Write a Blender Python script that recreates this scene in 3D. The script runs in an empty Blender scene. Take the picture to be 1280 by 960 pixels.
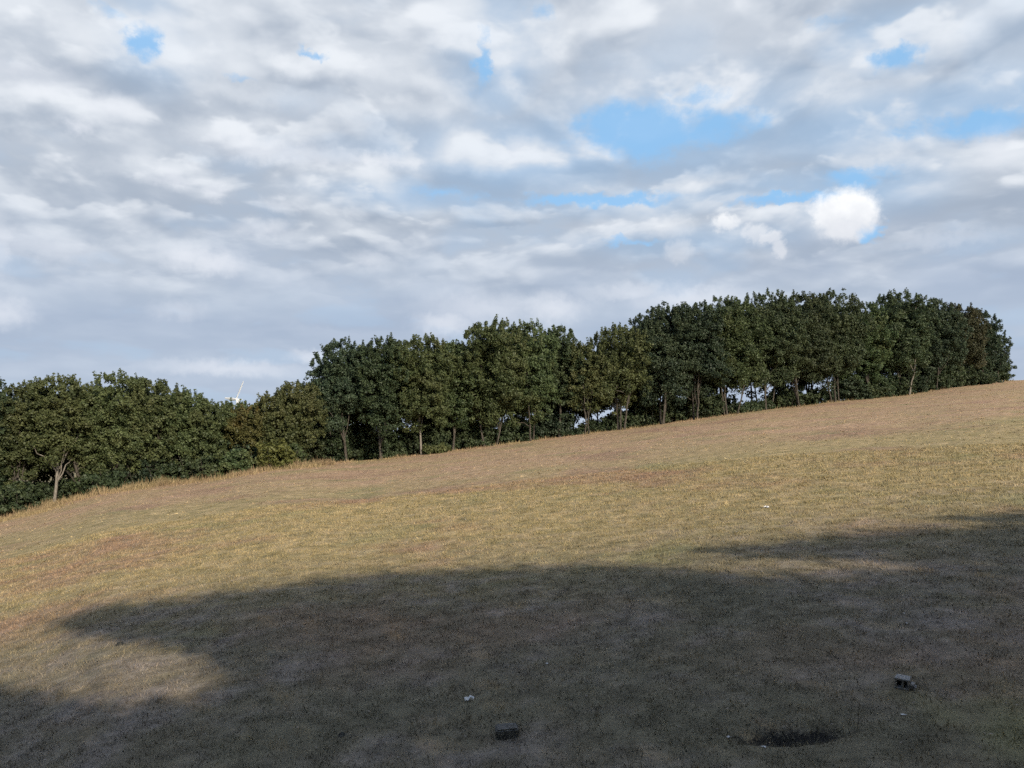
import bpy, math, random
import numpy as np
from mathutils import Vector

R = math.radians
rng = np.random.default_rng(11)
random.seed(11)
scene = bpy.context.scene
COL = scene.collection

# ------------------------------------------------------------------ camera
CAM_H = 2.6
F = 1000.0                       # focal length in pixels of a 1280 px wide picture
PITCH = math.atan(0.080)
cam_data = bpy.data.cameras.new('camera')
cam_data.sensor_width = 36.0
cam_data.lens = 36.0 * F / 1280.0
cam_data.clip_start = 0.1
cam_data.clip_end = 30000
cam = bpy.data.objects.new('camera', cam_data)
cam.location = (0, 0, CAM_H)
cam.rotation_euler = (R(90) + PITCH, 0, 0)
COL.objects.link(cam)
scene.camera = cam

# ------------------------------------------------------------------ light
SUN_EL, SUN_AZ = R(24), R(150)   # azimuth clockwise from +Y: behind the camera, to the right
SUN_STRENGTH = 4.0
SUN_COLOR = (1.0, 0.87, 0.69)
SKY_STRENGTH = 0.10
EXPOSURE = 0.55
SUNV = np.array([math.sin(SUN_AZ) * math.cos(SUN_EL), math.cos(SUN_AZ) * math.cos(SUN_EL), math.sin(SUN_EL)])
sl = bpy.data.lights.new('sun', 'SUN')
sl.energy = SUN_STRENGTH
sl.angle = R(0.53)
sl.color = SUN_COLOR
sun = bpy.data.objects.new('sun', sl)
sun.rotation_euler = Vector(SUNV).to_track_quat('Z', 'Y').to_euler()
sun.location = (20, -40, 60)
COL.objects.link(sun)

vs = scene.view_settings
vs.view_transform = 'Standard'
vs.look = 'None'
vs.gamma = 1.0
vs.exposure = EXPOSURE
vs.use_curve_mapping = False
scene.cycles.max_bounces = 4
scene.cycles.diffuse_bounces = 2
scene.cycles.transmission_bounces = 2
scene.cycles.transparent_max_bounces = 4
scene.cycles.use_denoising = False
scene.cycles.use_adaptive_sampling = True
scene.cycles.adaptive_threshold = 0.02
scene.cycles.adaptive_min_samples = 12


# ------------------------------------------------------------------ node helpers
class NT:
    def __init__(s, tree):
        s.t = tree
        tree.nodes.clear()

    def n(s, typ, **kw):
        nd = s.t.nodes.new(typ)
        for k, v in kw.items():
            setattr(nd, k, v)
        return nd

    def link(s, a, b):
        s.t.links.new(a, b)

    def put(s, sock, v):
        if v is None:
            return
        if isinstance(v, bpy.types.NodeSocket):
            s.link(v, sock)
        elif isinstance(v, (tuple, list)) and len(v) == 3 and sock.type == 'RGBA':
            sock.default_value = (*v, 1)
        else:
            sock.default_value = v

    def m(s, op, a, b=None, c=None, clamp=False):
        nd = s.n('ShaderNodeMath', operation=op, use_clamp=clamp)
        for i, v in enumerate((a, b, c)):
            s.put(nd.inputs[i], v)
        return nd.outputs[0]

    def v(s, op, a, b=None, scale=None):
        nd = s.n('ShaderNodeVectorMath', operation=op)
        s.put(nd.inputs[0], a)
        if b is not None:
            s.put(nd.inputs[1], b)
        if scale is not None:
            s.put(nd.inputs['Scale'], scale)
        return nd.outputs['Value'] if op in ('LENGTH', 'DOT_PRODUCT') else nd.outputs['Vector']

    def xyz(s, v):
        nd = s.n('ShaderNodeSeparateXYZ')
        s.put(nd.inputs[0], v)
        return nd.outputs

    def comb(s, x, y, z):
        nd = s.n('ShaderNodeCombineXYZ')
        for i, q in enumerate((x, y, z)):
            s.put(nd.inputs[i], q)
        return nd.outputs[0]

    def noise(s, vec, scale, detail=4.0, rough=0.55, lac=2.0, dist=0.0, col=False):
        nd = s.n('ShaderNodeTexNoise')
        s.put(nd.inputs['Vector'], vec)
        nd.inputs['Scale'].default_value = scale
        nd.inputs['Detail'].default_value = detail
        nd.inputs['Roughness'].default_value = rough
        nd.inputs['Lacunarity'].default_value = lac
        nd.inputs['Distortion'].default_value = dist
        return nd.outputs['Color' if col else 'Fac']

    def ramp(s, v, a, b, lo=0.0, hi=1.0, smooth=True):
        nd = s.n('ShaderNodeMapRange', clamp=True)
        nd.interpolation_type = 'SMOOTHSTEP' if smooth else 'LINEAR'
        s.put(nd.inputs['Value'], v)
        for k, q in (('From Min', a), ('From Max', b), ('To Min', lo), ('To Max', hi)):
            s.put(nd.inputs[k], q)
        return nd.outputs[0]

    def mix(s, f, a, b):
        nd = s.n('ShaderNodeMix', data_type='RGBA')
        s.put(nd.inputs['Factor'], f)
        s.put(nd.inputs[6], a)
        s.put(nd.inputs[7], b)
        return nd.outputs[2]


def pix_dir(px, py):
    X, Y = (px - 640) / F, (480 - py) / F
    d = np.array([X, math.cos(PITCH) - math.sin(PITCH) * Y, math.sin(PITCH) + math.cos(PITCH) * Y])
    return d / np.linalg.norm(d)


def az_el(px, py):
    d = pix_dir(px, py)
    return math.atan2(d[0], d[1]), math.asin(d[2])


# ------------------------------------------------------------------ world: sky and cloud deck
def build_world():
    w = bpy.data.worlds.new('World')
    scene.world = w
    w.use_nodes = True
    N = NT(w.node_tree)
    out = N.n('ShaderNodeOutputWorld')
    bg = N.n('ShaderNodeBackground')
    bg.inputs['Strength'].default_value = SKY_STRENGTH
    N.link(bg.outputs[0], out.inputs[0])
    sky = N.n('ShaderNodeTexSky')
    sky.sky_type = 'NISHITA'
    sky.sun_disc = False
    sky.sun_elevation = SUN_EL
    sky.sun_rotation = SUN_AZ
    sky.air_density = 1.0
    sky.dust_density = 0.6
    sky.ozone_density = 1.6
    D = N.n('ShaderNodeTexCoord').outputs['Generated']
    x, y, z = N.xyz(D)
    el = N.m('ARCSINE', z)
    az = N.m('ARCTAN2', x, y)
    # clouds live on a level deck: direction divided by its height
    k = N.m('DIVIDE', 1.0, N.m('ADD', N.m('MAXIMUM', z, 0.0), 0.23))
    P = N.comb(N.m('MULTIPLY', x, k), N.m('MULTIPLY', y, k), 0.0)
    r = N.comb(N.m('MULTIPLY', N.m('SINE', az), 1.0), N.m('COSINE', az), 0.0)
    # ragged direction for the hand-placed clouds and gaps
    A = N.comb(az, el, 0.0)
    As = N.comb(N.m('MULTIPLY', az, 0.6), el, 0.0)
    wob = N.v('SUBTRACT', N.noise(As, 22.0, 5, 0.6, col=True), (0.5, 0.5, 0.5))
    Aw = N.v('ADD', A, N.v('MULTIPLY', wob, (0.075, 0.035, 0.0)))
    wobf = N.v('SUBTRACT', N.noise(A, 60.0, 4, 0.6, col=True), (0.5, 0.5, 0.5))
    Af = N.v('ADD', A, N.v('MULTIPLY', wobf, (0.030, 0.024, 0.0)))

    Ac = N.v('ADD', N.v('ADD', A, N.v('MULTIPLY', wob, (0.060, 0.030, 0.0))), N.v('MULTIPLY', wobf, (0.034, 0.022, 0.0)))

    def blob(px, py, rx, ry, soft=1.0, base=None, hard=0.0):
        a, e = az_el(px, py)
        q = N.v('SUBTRACT', Aw if base is None else base, (a, e, 0.0))
        q = N.v('MULTIPLY', q, (F / rx, F / ry, 0.0))
        return N.ramp(N.v('LENGTH', q), 1.0 + soft * 0.7, hard, 0.0, 1.0)

    def blobs(lst, **kw):
        tot = None
        for b in lst:
            amp = b[4] if len(b) > 4 else 1.0
            o = N.m('MULTIPLY', blob(*b[:4], **kw), amp)
            tot = o if tot is None else N.m('MAXIMUM', tot, o)
        return tot

    warp = N.v('SUBTRACT', N.noise(P, 2.2, 3, 0.5, col=True), (0.5, 0.5, 0.5))
    Pw = N.v('ADD', P, N.v('MULTIPLY', warp, (0.16, 0.16, 0.0)))

    # up in the picture and a little to the right, where the light comes from
    up = N.comb(N.m('SUBTRACT', N.m('MULTIPLY', N.m('COSINE', az), 0.22), N.m('SINE', az)), N.m('SUBTRACT', N.m('MULTIPLY', N.m('SINE', az), -0.22), N.m('COSINE', az)), 0.0)

    def cloudlets(scale, off, det, step, k, t0, t1):
        # heaps of a given size: cover, and light on the rim that is turned up and towards the viewer
        q = N.v('ADD', Pw, off)
        a_ = N.noise(q, scale, det, 0.5)
        b_ = N.noise(N.v('ADD', q, N.v('SCALE', up, scale=step)), scale, max(det - 2, 1), 0.45)
        return a_, N.ramp(a_, t0, t1), N.m('MULTIPLY', N.m('SUBTRACT', a_, b_), k)

    d0, aA, sA = cloudlets(2.9, (0.0, 0.0, 0.0), 5, 0.095, 3.8, 0.40, 0.52)
    dB, aB, sB = cloudlets(6.4, (7.3, 2.1, 0.0), 4, 0.045, 3.4, 0.45, 0.55)
    sB = N.m('MULTIPLY', sB, N.ramp(el, 0.12, 0.30, 0.15, 0.8))
    lit = N.m('ADD', 0.24, N.m('ADD', N.m('MULTIPLY', aA, N.m('ADD', sA, 0.16)), N.m('MULTIPLY', aB, N.m('ADD', sB, 0.08))))
    # broad light / dark regions of the deck
    bright = blobs([(90, 60, 330, 130, 0.55), (330, 170, 260, 60, 0.55), (900, 35, 250, 70, 0.35), (470, 120, 150, 50, 0.45),
                    (1240, 40, 160, 70, 0.3), (110, 160, 150, 60, 0.4), (250, 275, 170, 45, 0.25), (140, 325, 150, 28, 0.35), (505, 200, 90, 16, 0.5)], soft=1.6)
    dark = blobs([(920, 180, 130, 60, 0.5), (640, 230, 200, 36, 0.42), (1150, 210, 200, 45, 0.4), (1180, 300, 170, 70, 0.55), (820, 345, 200, 40, 0.3), (1000, 330, 160, 40, .35), (230, 250, 240, 40, 0.25), (350, 45, 130, 25, 0.25),
                  (80, 110, 130, 25, 0.2), (780, 110, 90, 30, 0.3)], soft=1.6)
    tops = blobs([(45, 25, 110, 30, .6), (70, 60, 60, 16, .5), (80, 126, 70, 13, .7), (185, 83, 44, 12, .8), (20, 70, 30, 20, .5), (130, 150, 50, 14, .5), (365, 88, 24, 12, .8),
                  (430, 80, 56, 11, .6), (320, 118, 84, 12, .6), (480, 137, 76, 15, .75), (260, 165, 50, 14, .7), (325, 185, 56, 14, .8), (240, 196, 26, 9, .6),
                  (470, 197, 60, 11, .7), (560, 52, 60, 14, .7), (540, 106, 42, 14, .6), (400, 18, 120, 22, .4), (720, 30, 90, 26, .6), (800, 92, 32, 18, .7), (870, 22, 80, 20, .4),
                  (1210, 18, 84, 24, .4), (1030, 116, 42, 10, .6), (1090, 125, 60, 18, .4), (1250, 95, 50, 24, .4), (850, 70, 50, 14, .4), (900, 60, 60, 12, .3), (1200, 215, 60, 12, .3),
                  (640, 110, 30, 12, .4), (150, 210, 40, 12, .5), (40, 160, 60, 12, .4), (960, 30, 50, 20, .4)], soft=0.75, base=Ac)
    unders = blobs([(70, 98, 90, 14, .7), (200, 125, 60, 10, .4), (400, 45, 130, 18, .6), (330, 145, 90, 10, .5), (480, 165, 100, 12, .6), (300, 215, 90, 14, .5), (660, 160, 60, 32, .6),
                    (690, 82, 44, 14, .6), (960, 152, 64, 24, .8), (770, 216, 160, 13, .6), (560, 225, 120, 14, .7), (1150, 100, 60, 18, .5), (1180, 190, 120, 10, .5), (900, 110, 60, 14, .4),
                    (620, 235, 60, 10, .5), (1220, 60, 60, 14, .4), (250, 265, 200, 22, .4), (90, 235, 120, 22, .4), (420, 240, 120, 16, .3)], soft=1.1)
    lit = N.m('SUBTRACT', N.m('ADD', lit, N.m('MULTIPLY', bright, 0.20)), N.m('MULTIPLY', dark, 0.30))
    lit = N.m('SUBTRACT', N.m('ADD', lit, N.m('MULTIPLY', tops, 0.42)), N.m('MULTIPLY', unders, 0.36))
    cg, cw = (2.60, 3.08, 3.80), (5.8, 6.08, 6.45)
    lit = N.m('SUBTRACT', lit, N.ramp(el, 0.44, 0.24, 0.0, 0.16))
    cloud = N.mix(N.ramp(lit, -0.42, 1.32), cg, cw)

    # low band towards the horizon: smooth, blue grey
    lowf = N.ramp(N.m('ADD', el, N.m('MULTIPLY', N.m('SUBTRACT', N.noise(As, 9.0, 4, 0.55), 0.5), 0.20)), 0.30, 0.14)
    lown = N.noise(N.comb(N.m('MULTIPLY', az, 2.2), N.m('MULTIPLY', el, 11.0), 3.0), 1.7, 4, 0.45)
    low = N.mix(N.ramp(lown, 0.30, 0.75), (2.75, 3.35, 4.35), (3.45, 4.05, 4.95))
    pale = N.ramp(el, 0.10, 0.0)
    low = N.mix(N.m('MULTIPLY', pale, 0.40), low, (4.2, 4.75, 5.6))
    cloud = N.mix(N.m('MULTIPLY', lowf, 0.85), cloud, low)

    # blue gaps
    holes = blobs([(815, 163, 78, 38), (765, 162, 52, 36), (885, 165, 54, 24, .9), (930, 150, 36, 20, .7), (860, 122, 50, 14, .6), (1225, 155, 60, 16, .9), (1140, 165, 40, 10, .6),
                   (985, 250, 70, 7), (750, 250, 100, 9), (560, 243, 55, 8, .6), (602, 75, 13, 40, .8), (185, 52, 20, 24, .9), (1122, 70, 34, 14, .9),
                   (1035, 30, 40, 14, .5), (680, 14, 26, 14, .6), (395, 68, 22, 6, .8), (1095, 288, 13, 12, .9), (1070, 222, 44, 12, .85), (790, 300, 44, 6, .7),
                   (300, 96, 30, 5, .4), (1230, 20, 40, 12, .3), (520, 20, 26, 9, .3), (130, 15, 30, 8, .4), (690, 205, 26, 6, .3)], soft=1.1, base=Ac)
    cover = N.ramp(d0, 0.34, 0.46)
    cover = N.m('ADD', N.m('MULTIPLY', cover, 0.12), 0.88)
    hn = N.ramp(N.m('ADD', holes, N.m('MULTIPLY', N.m('SUBTRACT', N.noise(Pw, 9.0, 5, 0.6), 0.5), 1.1)), 0.24, 0.90)
    cover = N.m('MULTIPLY', cover, N.m('SUBTRACT', 1.0, N.m('MULTIPLY', hn, 0.93)))
    thin = blobs([(660, 200, 130, 40, .5), (1130, 150, 190, 30, .5), (860, 160, 150, 50, .5), (620, 60, 50, 60, .5), (1110, 50, 60, 30, .5), (1060, 235, 90, 26, .5), (540, 245, 110, 16, .45),
                  (800, 250, 260, 16, .35), (190, 45, 40, 40, .5), (40, 20, 60, 14, .0), (860, 300, 120, 14, .3)], soft=1.5)
    cover = N.m('MULTIPLY', cover, N.m('SUBTRACT', 1.0, N.m('MULTIPLY', thin, N.ramp(lit, 0.9, 0.2, 0.12, 0.8))))
    blue = N.mix(0.75, sky.outputs[0], (2.1, 4.2, 6.7))
    c = N.mix(cover, blue, cloud)

    # detached cumulus puffs in front of the deck
    puff = blobs([(1040, 268, 24, 24), (1062, 258, 30, 22), (1078, 268, 22, 22), (1055, 285, 30, 18), (907, 277, 17, 11, .75), (945, 292, 16, 12, .6),
                  (962, 299, 17, 10, .75), (975, 310, 11, 10, .7), (848, 312, 18, 16, .42), (842, 283, 30, 14, .30)], soft=0.40, base=Af, hard=0.45)
    puff2 = blobs([(232, 322, 26, 13, .6), (265, 328, 32, 13, .65), (250, 318, 18, 10, .5), (5, 392, 24, 14, .55), (0, 305, 14, 26, .45), (222, 388, 28, 11, .28),
                   (215, 225, 22, 9, .5), (270, 240, 16, 8, .5), (330, 285, 30, 10, .4), (350, 255, 26, 8, .35), (100, 158, 14, 9, .6), (640, 190, 20, 10, .3),
                   (460, 325, 22, 10, .28), (280, 460, 70, 9, .5), (390, 446, 26, 8, .5), (555, 404, 34, 16, .6), (600, 385, 70, 18, .45), (690, 385, 40, 16, .6),
                   (860, 372, 60, 12, .6), (1245, 185, 20, 20, .35), (360, 190, 90, 14, .45), (470, 200, 46, 10, .45), (150, 135, 30, 12, .4), (30, 90, 60, 14, .4),
                   (660, 386, 16, 12, .2), (800, 365, 70, 10, .4), (1180, 300, 60, 8, .25), (60, 310, 70, 14, .35), (1020, 255, 12, 8, .25)], soft=1.0, base=Af)
    pe = N.m('SUBTRACT', el, N.m('MULTIPLY', N.m('SUBTRACT', N.noise(A, 45.0, 3, 0.5), 0.5), 0.05))
    pcol = N.mix(N.ramp(pe, 0.235, 0.31), (5.3, 5.5, 5.9), (7.7, 7.75, 7.75))
    c = N.mix(puff2, c, (5.9, 6.1, 6.55))
    c = N.mix(puff, c, pcol)
    # below the horizon only the ground matters
    N.link(c, bg.inputs['Color'])
    bg2 = N.n('ShaderNodeBackground')
    bg2.inputs['Strength'].default_value = SKY_STRENGTH
    rest = N.mix(N.m('MULTIPLY', N.ramp(N.noise(P, 1.6, 3, 0.5), 0.42, 0.58), N.ramp(y, -0.4, 0.5, 0.35, 0.8)), sky.outputs[0], (4.3, 4.4, 4.7))
    N.link(rest, bg2.inputs['Color'])
    inner = N.m('MULTIPLY', N.ramp(N.m('ABSOLUTE', az), 0.95, 0.75), N.ramp(el, 0.72, 0.56))
    mxs = N.n('ShaderNodeMixShader')
    N.put(mxs.inputs[0], inner)
    N.link(bg2.outputs[0], mxs.inputs[1])
    N.link(bg.outputs[0], mxs.inputs[2])
    N.link(mxs.outputs[0], out.inputs[0])
    try:
        w.cycles.sampling_method = 'MANUAL'
        w.cycles.sample_map_resolution = 512
    except Exception:
        pass


build_world()

# ------------------------------------------------------------------ terrain
# edge of the field along the foot of the tree belt: pixel, pixel, forward distance
EDGE = [(-120, 666, 43), (0, 648, 45), (60, 635, 46), (130, 615, 47), (250, 600, 49), (330, 587, 50), (385, 582, 51), (450, 579, 53), (520, 571, 55),
        (580, 563, 56), (660, 552, 58), (720, 545, 59), (800, 535, 60), (870, 525, 61.5), (950, 514, 63.5), (1050, 503, 67), (1130, 494, 71), (1200, 484, 76),
        (1265, 476, 83), (1400, 468, 95)]
_e = []
for px, py, dep in EDGE:
    d = pix_dir(px, py)
    p = d * dep / d[1]
    _e.append((math.degrees(math.atan2(p[0], p[1])), math.hypot(p[0], p[1]), p[2] + CAM_H))
_az = np.array([-180, -110, -60] + [q[0] for q in _e] + [70, 110, 180.0])
_D = np.array([140, 60, 48] + [q[1] for q in _e] + [130, 140, 140.0])
_M = np.array([0.0, -0.02, -0.03] + [q[2] / q[1] for q in _e] + [0.09, 0.04, 0.0])
_fa = np.arange(-180, 180.01, 0.25)
_ker = np.exp(-np.linspace(-2, 2, 17) ** 2)
_ker /= _ker.sum()


def _smooth(v):
    return np.convolve(np.pad(v, 8, mode='edge'), _ker, mode='valid')


_fD = _smooth(np.interp(_fa, _az, _D))
_fM = _smooth(np.interp(_fa, _az, _M))
HOLE = None


def _waves(x, y, wl, seed):
    g = np.random.default_rng(seed)
    o = 0
    for _ in range(6):
        a = g.uniform(0, 6.283)
        f = 6.283 / (wl * g.uniform(0.6, 1.5))
        o = o + np.sin((x * np.cos(a) + y * np.sin(a)) * f + g.uniform(0, 6.283))
    return o / 6


def ground(x, y):
    x = np.asarray(x, float)
    y = np.asarray(y, float)
    r = np.hypot(x, y)
    a = np.degrees(np.arctan2(x, y))
    D = np.interp(a, _fa, _fD)
    M = np.interp(a, _fa, _fM)
    s = np.maximum(r - D, 0)
    z = M * np.minimum(r, D)
    s1 = np.minimum(s, 15)
    z = z + M * s1 + (-0.06 - M) * s1 * s1 / 30
    z1 = z + 25.0
    s2 = np.maximum(s - 15, 0)
    z = np.where(s > 15, -25.0 + z1 * np.exp(-np.minimum(s2 * 0.06 / np.maximum(z1, 1), 60)), z)
    # the photographer stands on a low bank
    t = np.clip((5.0 - r) / 3.8, 0, 1)
    z = z + t * t * (3 - 2 * t)
    amp = np.clip(r / 60, 0.1, 1.0)
    z = z + 0.10 * amp * _waves(x, y, 17, 3) + 0.035 * amp * _waves(x, y, 5, 4) + 0.014 * _waves(x, y, 1.3, 5) + 0.007 * _waves(x, y, 0.5, 6)
    if HOLE is not None:
        q = ((x - HOLE[0]) / 0.38) ** 2 + ((y - HOLE[1]) / 0.16) ** 2 + 0.35 * _waves(x, y, 0.25, 9)
        z = z - 0.075 * np.exp(-np.clip(q, 0, 30) ** 2)
    return z


def hit(px, py):
    """where the ray through a photo point meets the terrain"""
    d = pix_dir(px, py)
    lo, t = 1.0, 1.0
    while t < 400:
        p = d * t
        if p[2] + CAM_H < float(ground(p[0], p[1])):
            break
        lo = t
        t *= 1.02
    hi = t
    for _ in range(30):
        mid = (lo + hi) / 2
        p = d * mid
        if p[2] + CAM_H < float(ground(p[0], p[1])):
            hi = mid
        else:
            lo = mid
    p = d * hi
    return np.array([p[0], p[1], p[2] + CAM_H])


HOLE = hit(990, 916)[:2]


# ------------------------------------------------------------------ object helpers
def tag(o, label=None, cat=None, group=None, kind=None):
    if label:
        o['label'] = label
    if cat:
        o['category'] = cat
    if group:
        o['group'] = group
    if kind:
        o['kind'] = kind
    return o


def empty(name, loc, rz=0.0):
    o = bpy.data.objects.new(name, None)
    o.location = loc
    o.rotation_euler = (0, 0, rz)
    o.empty_display_size = 0.3
    COL.objects.link(o)
    return o


def mesh_obj(name, verts, faces_flat, nper, mat, parent=None, loc=None, attrs=None, smooth=False):
    """verts (n,3); faces_flat flat indices, nper corners per face"""
    me = bpy.data.meshes.new(name)
    verts = np.asarray(verts, np.float32)
    faces_flat = np.asarray(faces_flat, np.int32).ravel()
    nf = len(faces_flat) // nper
    me.vertices.add(len(verts))
    me.vertices.foreach_set('co', verts.ravel())
    me.loops.add(len(faces_flat))
    me.loops.foreach_set('vertex_index', faces_flat)
    me.polygons.add(nf)
    me.polygons.foreach_set('loop_start', np.arange(nf, dtype=np.int32) * nper)
    me.polygons.foreach_set('loop_total', np.full(nf, nper, np.int32))
    if smooth:
        me.polygons.foreach_set('use_smooth', np.ones(nf, bool))
    me.update(calc_edges=True)
    for k, v in (attrs or {}).items():
        at = me.attributes.new(k, 'FLOAT', 'FACE')
        at.data.foreach_set('value', np.asarray(v, np.float32))
    me.materials.append(mat)
    o = bpy.data.objects.new(name, me)
    COL.objects.link(o)
    if parent is not None:
        o.parent = parent
    if loc is not None:
        o.location = loc
    return o


def tubes(lines, sides=7):
    """lines: list of (points (n,3), radii (n)) -> verts, quad faces"""
    V, Fc = [], []
    base = 0
    ang = np.arange(sides) / sides * 2 * math.pi
    for pts, rad in lines:
        pts = np.asarray(pts, float)
        n = len(pts)
        tan = np.gradient(pts, axis=0)
        tan /= np.linalg.norm(tan, axis=1)[:, None] + 1e-9
        ref = np.where(np.abs(tan[:, 2:3]) > 0.9, np.array([[1.0, 0, 0]]), np.array([[0, 0, 1.0]]))
        ref = np.repeat(ref[:1], n, 0)
        a = np.cross(tan, ref)
        a /= np.linalg.norm(a, axis=1)[:, None] + 1e-9
        b = np.cross(tan, a)
        ring = pts[:, None] + (a[:, None] * np.cos(ang)[None, :, None] + b[:, None] * np.sin(ang)[None, :, None]) * np.asarray(rad)[:, None, None]
        V.append(ring.reshape(-1, 3))
        i = np.arange(n - 1)[:, None] * sides
        j = np.arange(sides)[None, :]
        k = (np.arange(sides)[None, :] + 1) % sides
        f = np.stack([base + i + j, base + i + k, base + i + sides + k, base + i + sides + j], -1)
        Fc.append(f.reshape(-1, 4))
        base += n * sides
    return np.concatenate(V), np.concatenate(Fc)


# ------------------------------------------------------------------ materials
def principled(name):
    m = bpy.data.materials.new(name)
    m.use_nodes = True
    N = NT(m.node_tree)
    out = N.n('ShaderNodeOutputMaterial')
    b = N.n('ShaderNodeBsdfPrincipled')
    N.link(b.outputs[0], out.inputs['Surface'])
    b.inputs['Roughness'].default_value = 0.9
    b.inputs['Specular IOR Level'].default_value = 0.15
    return m, N, b, out


def turf_color(N, pos):
    x, y, z = N.xyz(pos)
    flat = N.comb(x, y, 0.0)
    big = N.noise(flat, 0.055, 4, 0.55)
    mid = N.noise(flat, 0.30, 4, 0.6)
    sml = N.noise(flat, 1.5, 5, 0.65)
    fine = N.noise(flat, 9.0, 4, 0.7)
    grit = N.noise(flat, 42.0, 3, 0.7)
    # straw on the upper slope, greener and barer ground near the bank
    straw = N.mix(N.ramp(mid, 0.35, 0.65), (0.385, 0.262, 0.172), (0.365, 0.272, 0.150))
    straw = N.mix(N.m('MULTIPLY', N.ramp(sml, 0.48, 0.72), 0.6), straw, (0.40, 0.295, 0.190))
    olive = N.mix(N.ramp(sml, 0.35, 0.65), (0.302, 0.248, 0.122), (0.358, 0.280, 0.150))
    soil = N.mix(N.ramp(fine, 0.35, 0.7), (0.165, 0.143, 0.126), (0.215, 0.185, 0.165))
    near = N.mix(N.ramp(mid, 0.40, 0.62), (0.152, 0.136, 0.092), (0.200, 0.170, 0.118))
    dist = N.m('ADD', y, N.m('MULTIPLY', N.m('SUBTRACT', big, 0.5), 26.0))
    c = N.mix(N.ramp(dist, 26.0, 38.0), olive, straw)
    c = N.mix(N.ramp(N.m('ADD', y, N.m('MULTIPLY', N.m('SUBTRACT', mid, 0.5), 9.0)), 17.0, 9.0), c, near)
    # worn bare patches
    worn = N.ramp(N.m('ADD', N.m('MULTIPLY', mid, 0.55), N.m('MULTIPLY', sml, 0.45)), 0.46, 0.64)
    c = N.mix(N.m('MULTIPLY', worn, N.ramp(y, 20.0, 9.0, 0.12, 0.85)), c, soil)
    rust = N.ramp(N.noise(N.v('ADD', flat, (31.0, 7.0, 0)), 0.16, 4, 0.6), 0.50, 0.68)
    c = N.mix(N.m('MULTIPLY', rust, N.ramp(y, 8.0, 16.0, 0.30, 0.75)), c, (0.285, 0.180, 0.128))
    gr = N.ramp(N.noise(N.v('ADD', flat, (-11.0, 57.0, 0)), 0.22, 4, 0.65), 0.54, 0.70)
    c = N.mix(N.m('MULTIPLY', gr, 0.65), c, (0.225, 0.215, 0.105))
    # clumps and litter
    v = N.m('ADD', N.m('MULTIPLY', fine, 0.55), N.m('MULTIPLY', grit, 0.45))
    val = N.ramp(v, 0.30, 0.70, 0.75, 1.24, smooth=False)
    val = N.m('MULTIPLY', val, N.ramp(sml, 0.3, 0.7, 0.80, 1.18, smooth=False))
    # tussocks: darker and paler clumps a hand or two wide
    tus = N.noise(N.v('ADD', flat, (3.3, 9.1, 0)), 3.6, 3, 0.6)
    val = N.m('MULTIPLY', val, N.ramp(tus, 0.32, 0.68, 0.74, 1.24, smooth=False))
    hs = N.n('ShaderNodeHueSaturation')
    N.put(hs.inputs['Color'], c)
    N.put(hs.inputs['Value'], val)
    c = hs.outputs[0]
    return c, flat, fine, grit, sml


def mat_ground():
    m, N, b, out = principled('turf_ground')
    pos = N.n('ShaderNodeNewGeometry').outputs['Position']
    c, flat, fine, grit, sml = turf_color(N, pos)
    # charred hollow in the foreground
    q = N.v('MULTIPLY', N.v('SUBTRACT', flat, (float(HOLE[0]), float(HOLE[1]), 0.0)), (1 / 0.37, 1 / 0.13, 0.0))
    ln = N.m('ADD', N.v('LENGTH', q), N.m('ADD', N.m('MULTIPLY', N.m('SUBTRACT', fine, 0.5), 1.6), N.m('MULTIPLY', N.m('SUBTRACT', grit, 0.5), 1.0)))
    c = N.mix(N.ramp(ln, 1.30, 0.65), c, (0.020, 0.019, 0.017))
    # far plain beyond the hill
    x, y, z = N.xyz(pos)
    rr = N.v('LENGTH', N.comb(x, y, 0.0))
    plain = N.mix(N.ramp(N.noise(flat, 0.004, 4, 0.6), 0.4, 0.6), (0.10, 0.11, 0.06), (0.25, 0.21, 0.12))
    c = N.mix(N.ramp(rr, 110.0, 220.0), c, plain)
    N.put(b.inputs['Base Color'], c)
    bp = N.n('ShaderNodeBump')
    bp.inputs['Strength'].default_value = 0.55
    bp.inputs['Distance'].default_value = 0.05
    h = N.m('ADD', N.m('MULTIPLY', fine, 0.7), N.m('ADD', N.m('MULTIPLY', grit, 0.35), N.m('MULTIPLY', sml, 0.9)))
    N.put(bp.inputs['Height'], h)
    N.link(bp.outputs[0], b.inputs['Normal'])
    return m


def mat_grass(name, tint=(1, 1, 1), lift=1.0):
    m, N, b, out = principled(name)
    pos = N.n('ShaderNodeNewGeometry').outputs['Position']
    c = turf_color(N, pos)[0]
    at = N.n('ShaderNodeAttribute', attribute_name='tint').outputs['Fac']
    hs = N.n('ShaderNodeHueSaturation')
    N.put(hs.inputs['Color'], c)
    N.put(hs.inputs['Value'], N.m('MULTIPLY', N.ramp(at, 0, 1, 0.72, 1.12, smooth=False), lift))
    mx = N.n('ShaderNodeMix', data_type='RGBA', blend_type='MULTIPLY')
    mx.inputs[0].default_value = 1.0
    N.put(mx.inputs[6], hs.outputs[0])
    N.put(mx.inputs[7], tint)
    N.put(b.inputs['Base Color'], mx.outputs[2])
    return m


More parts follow.
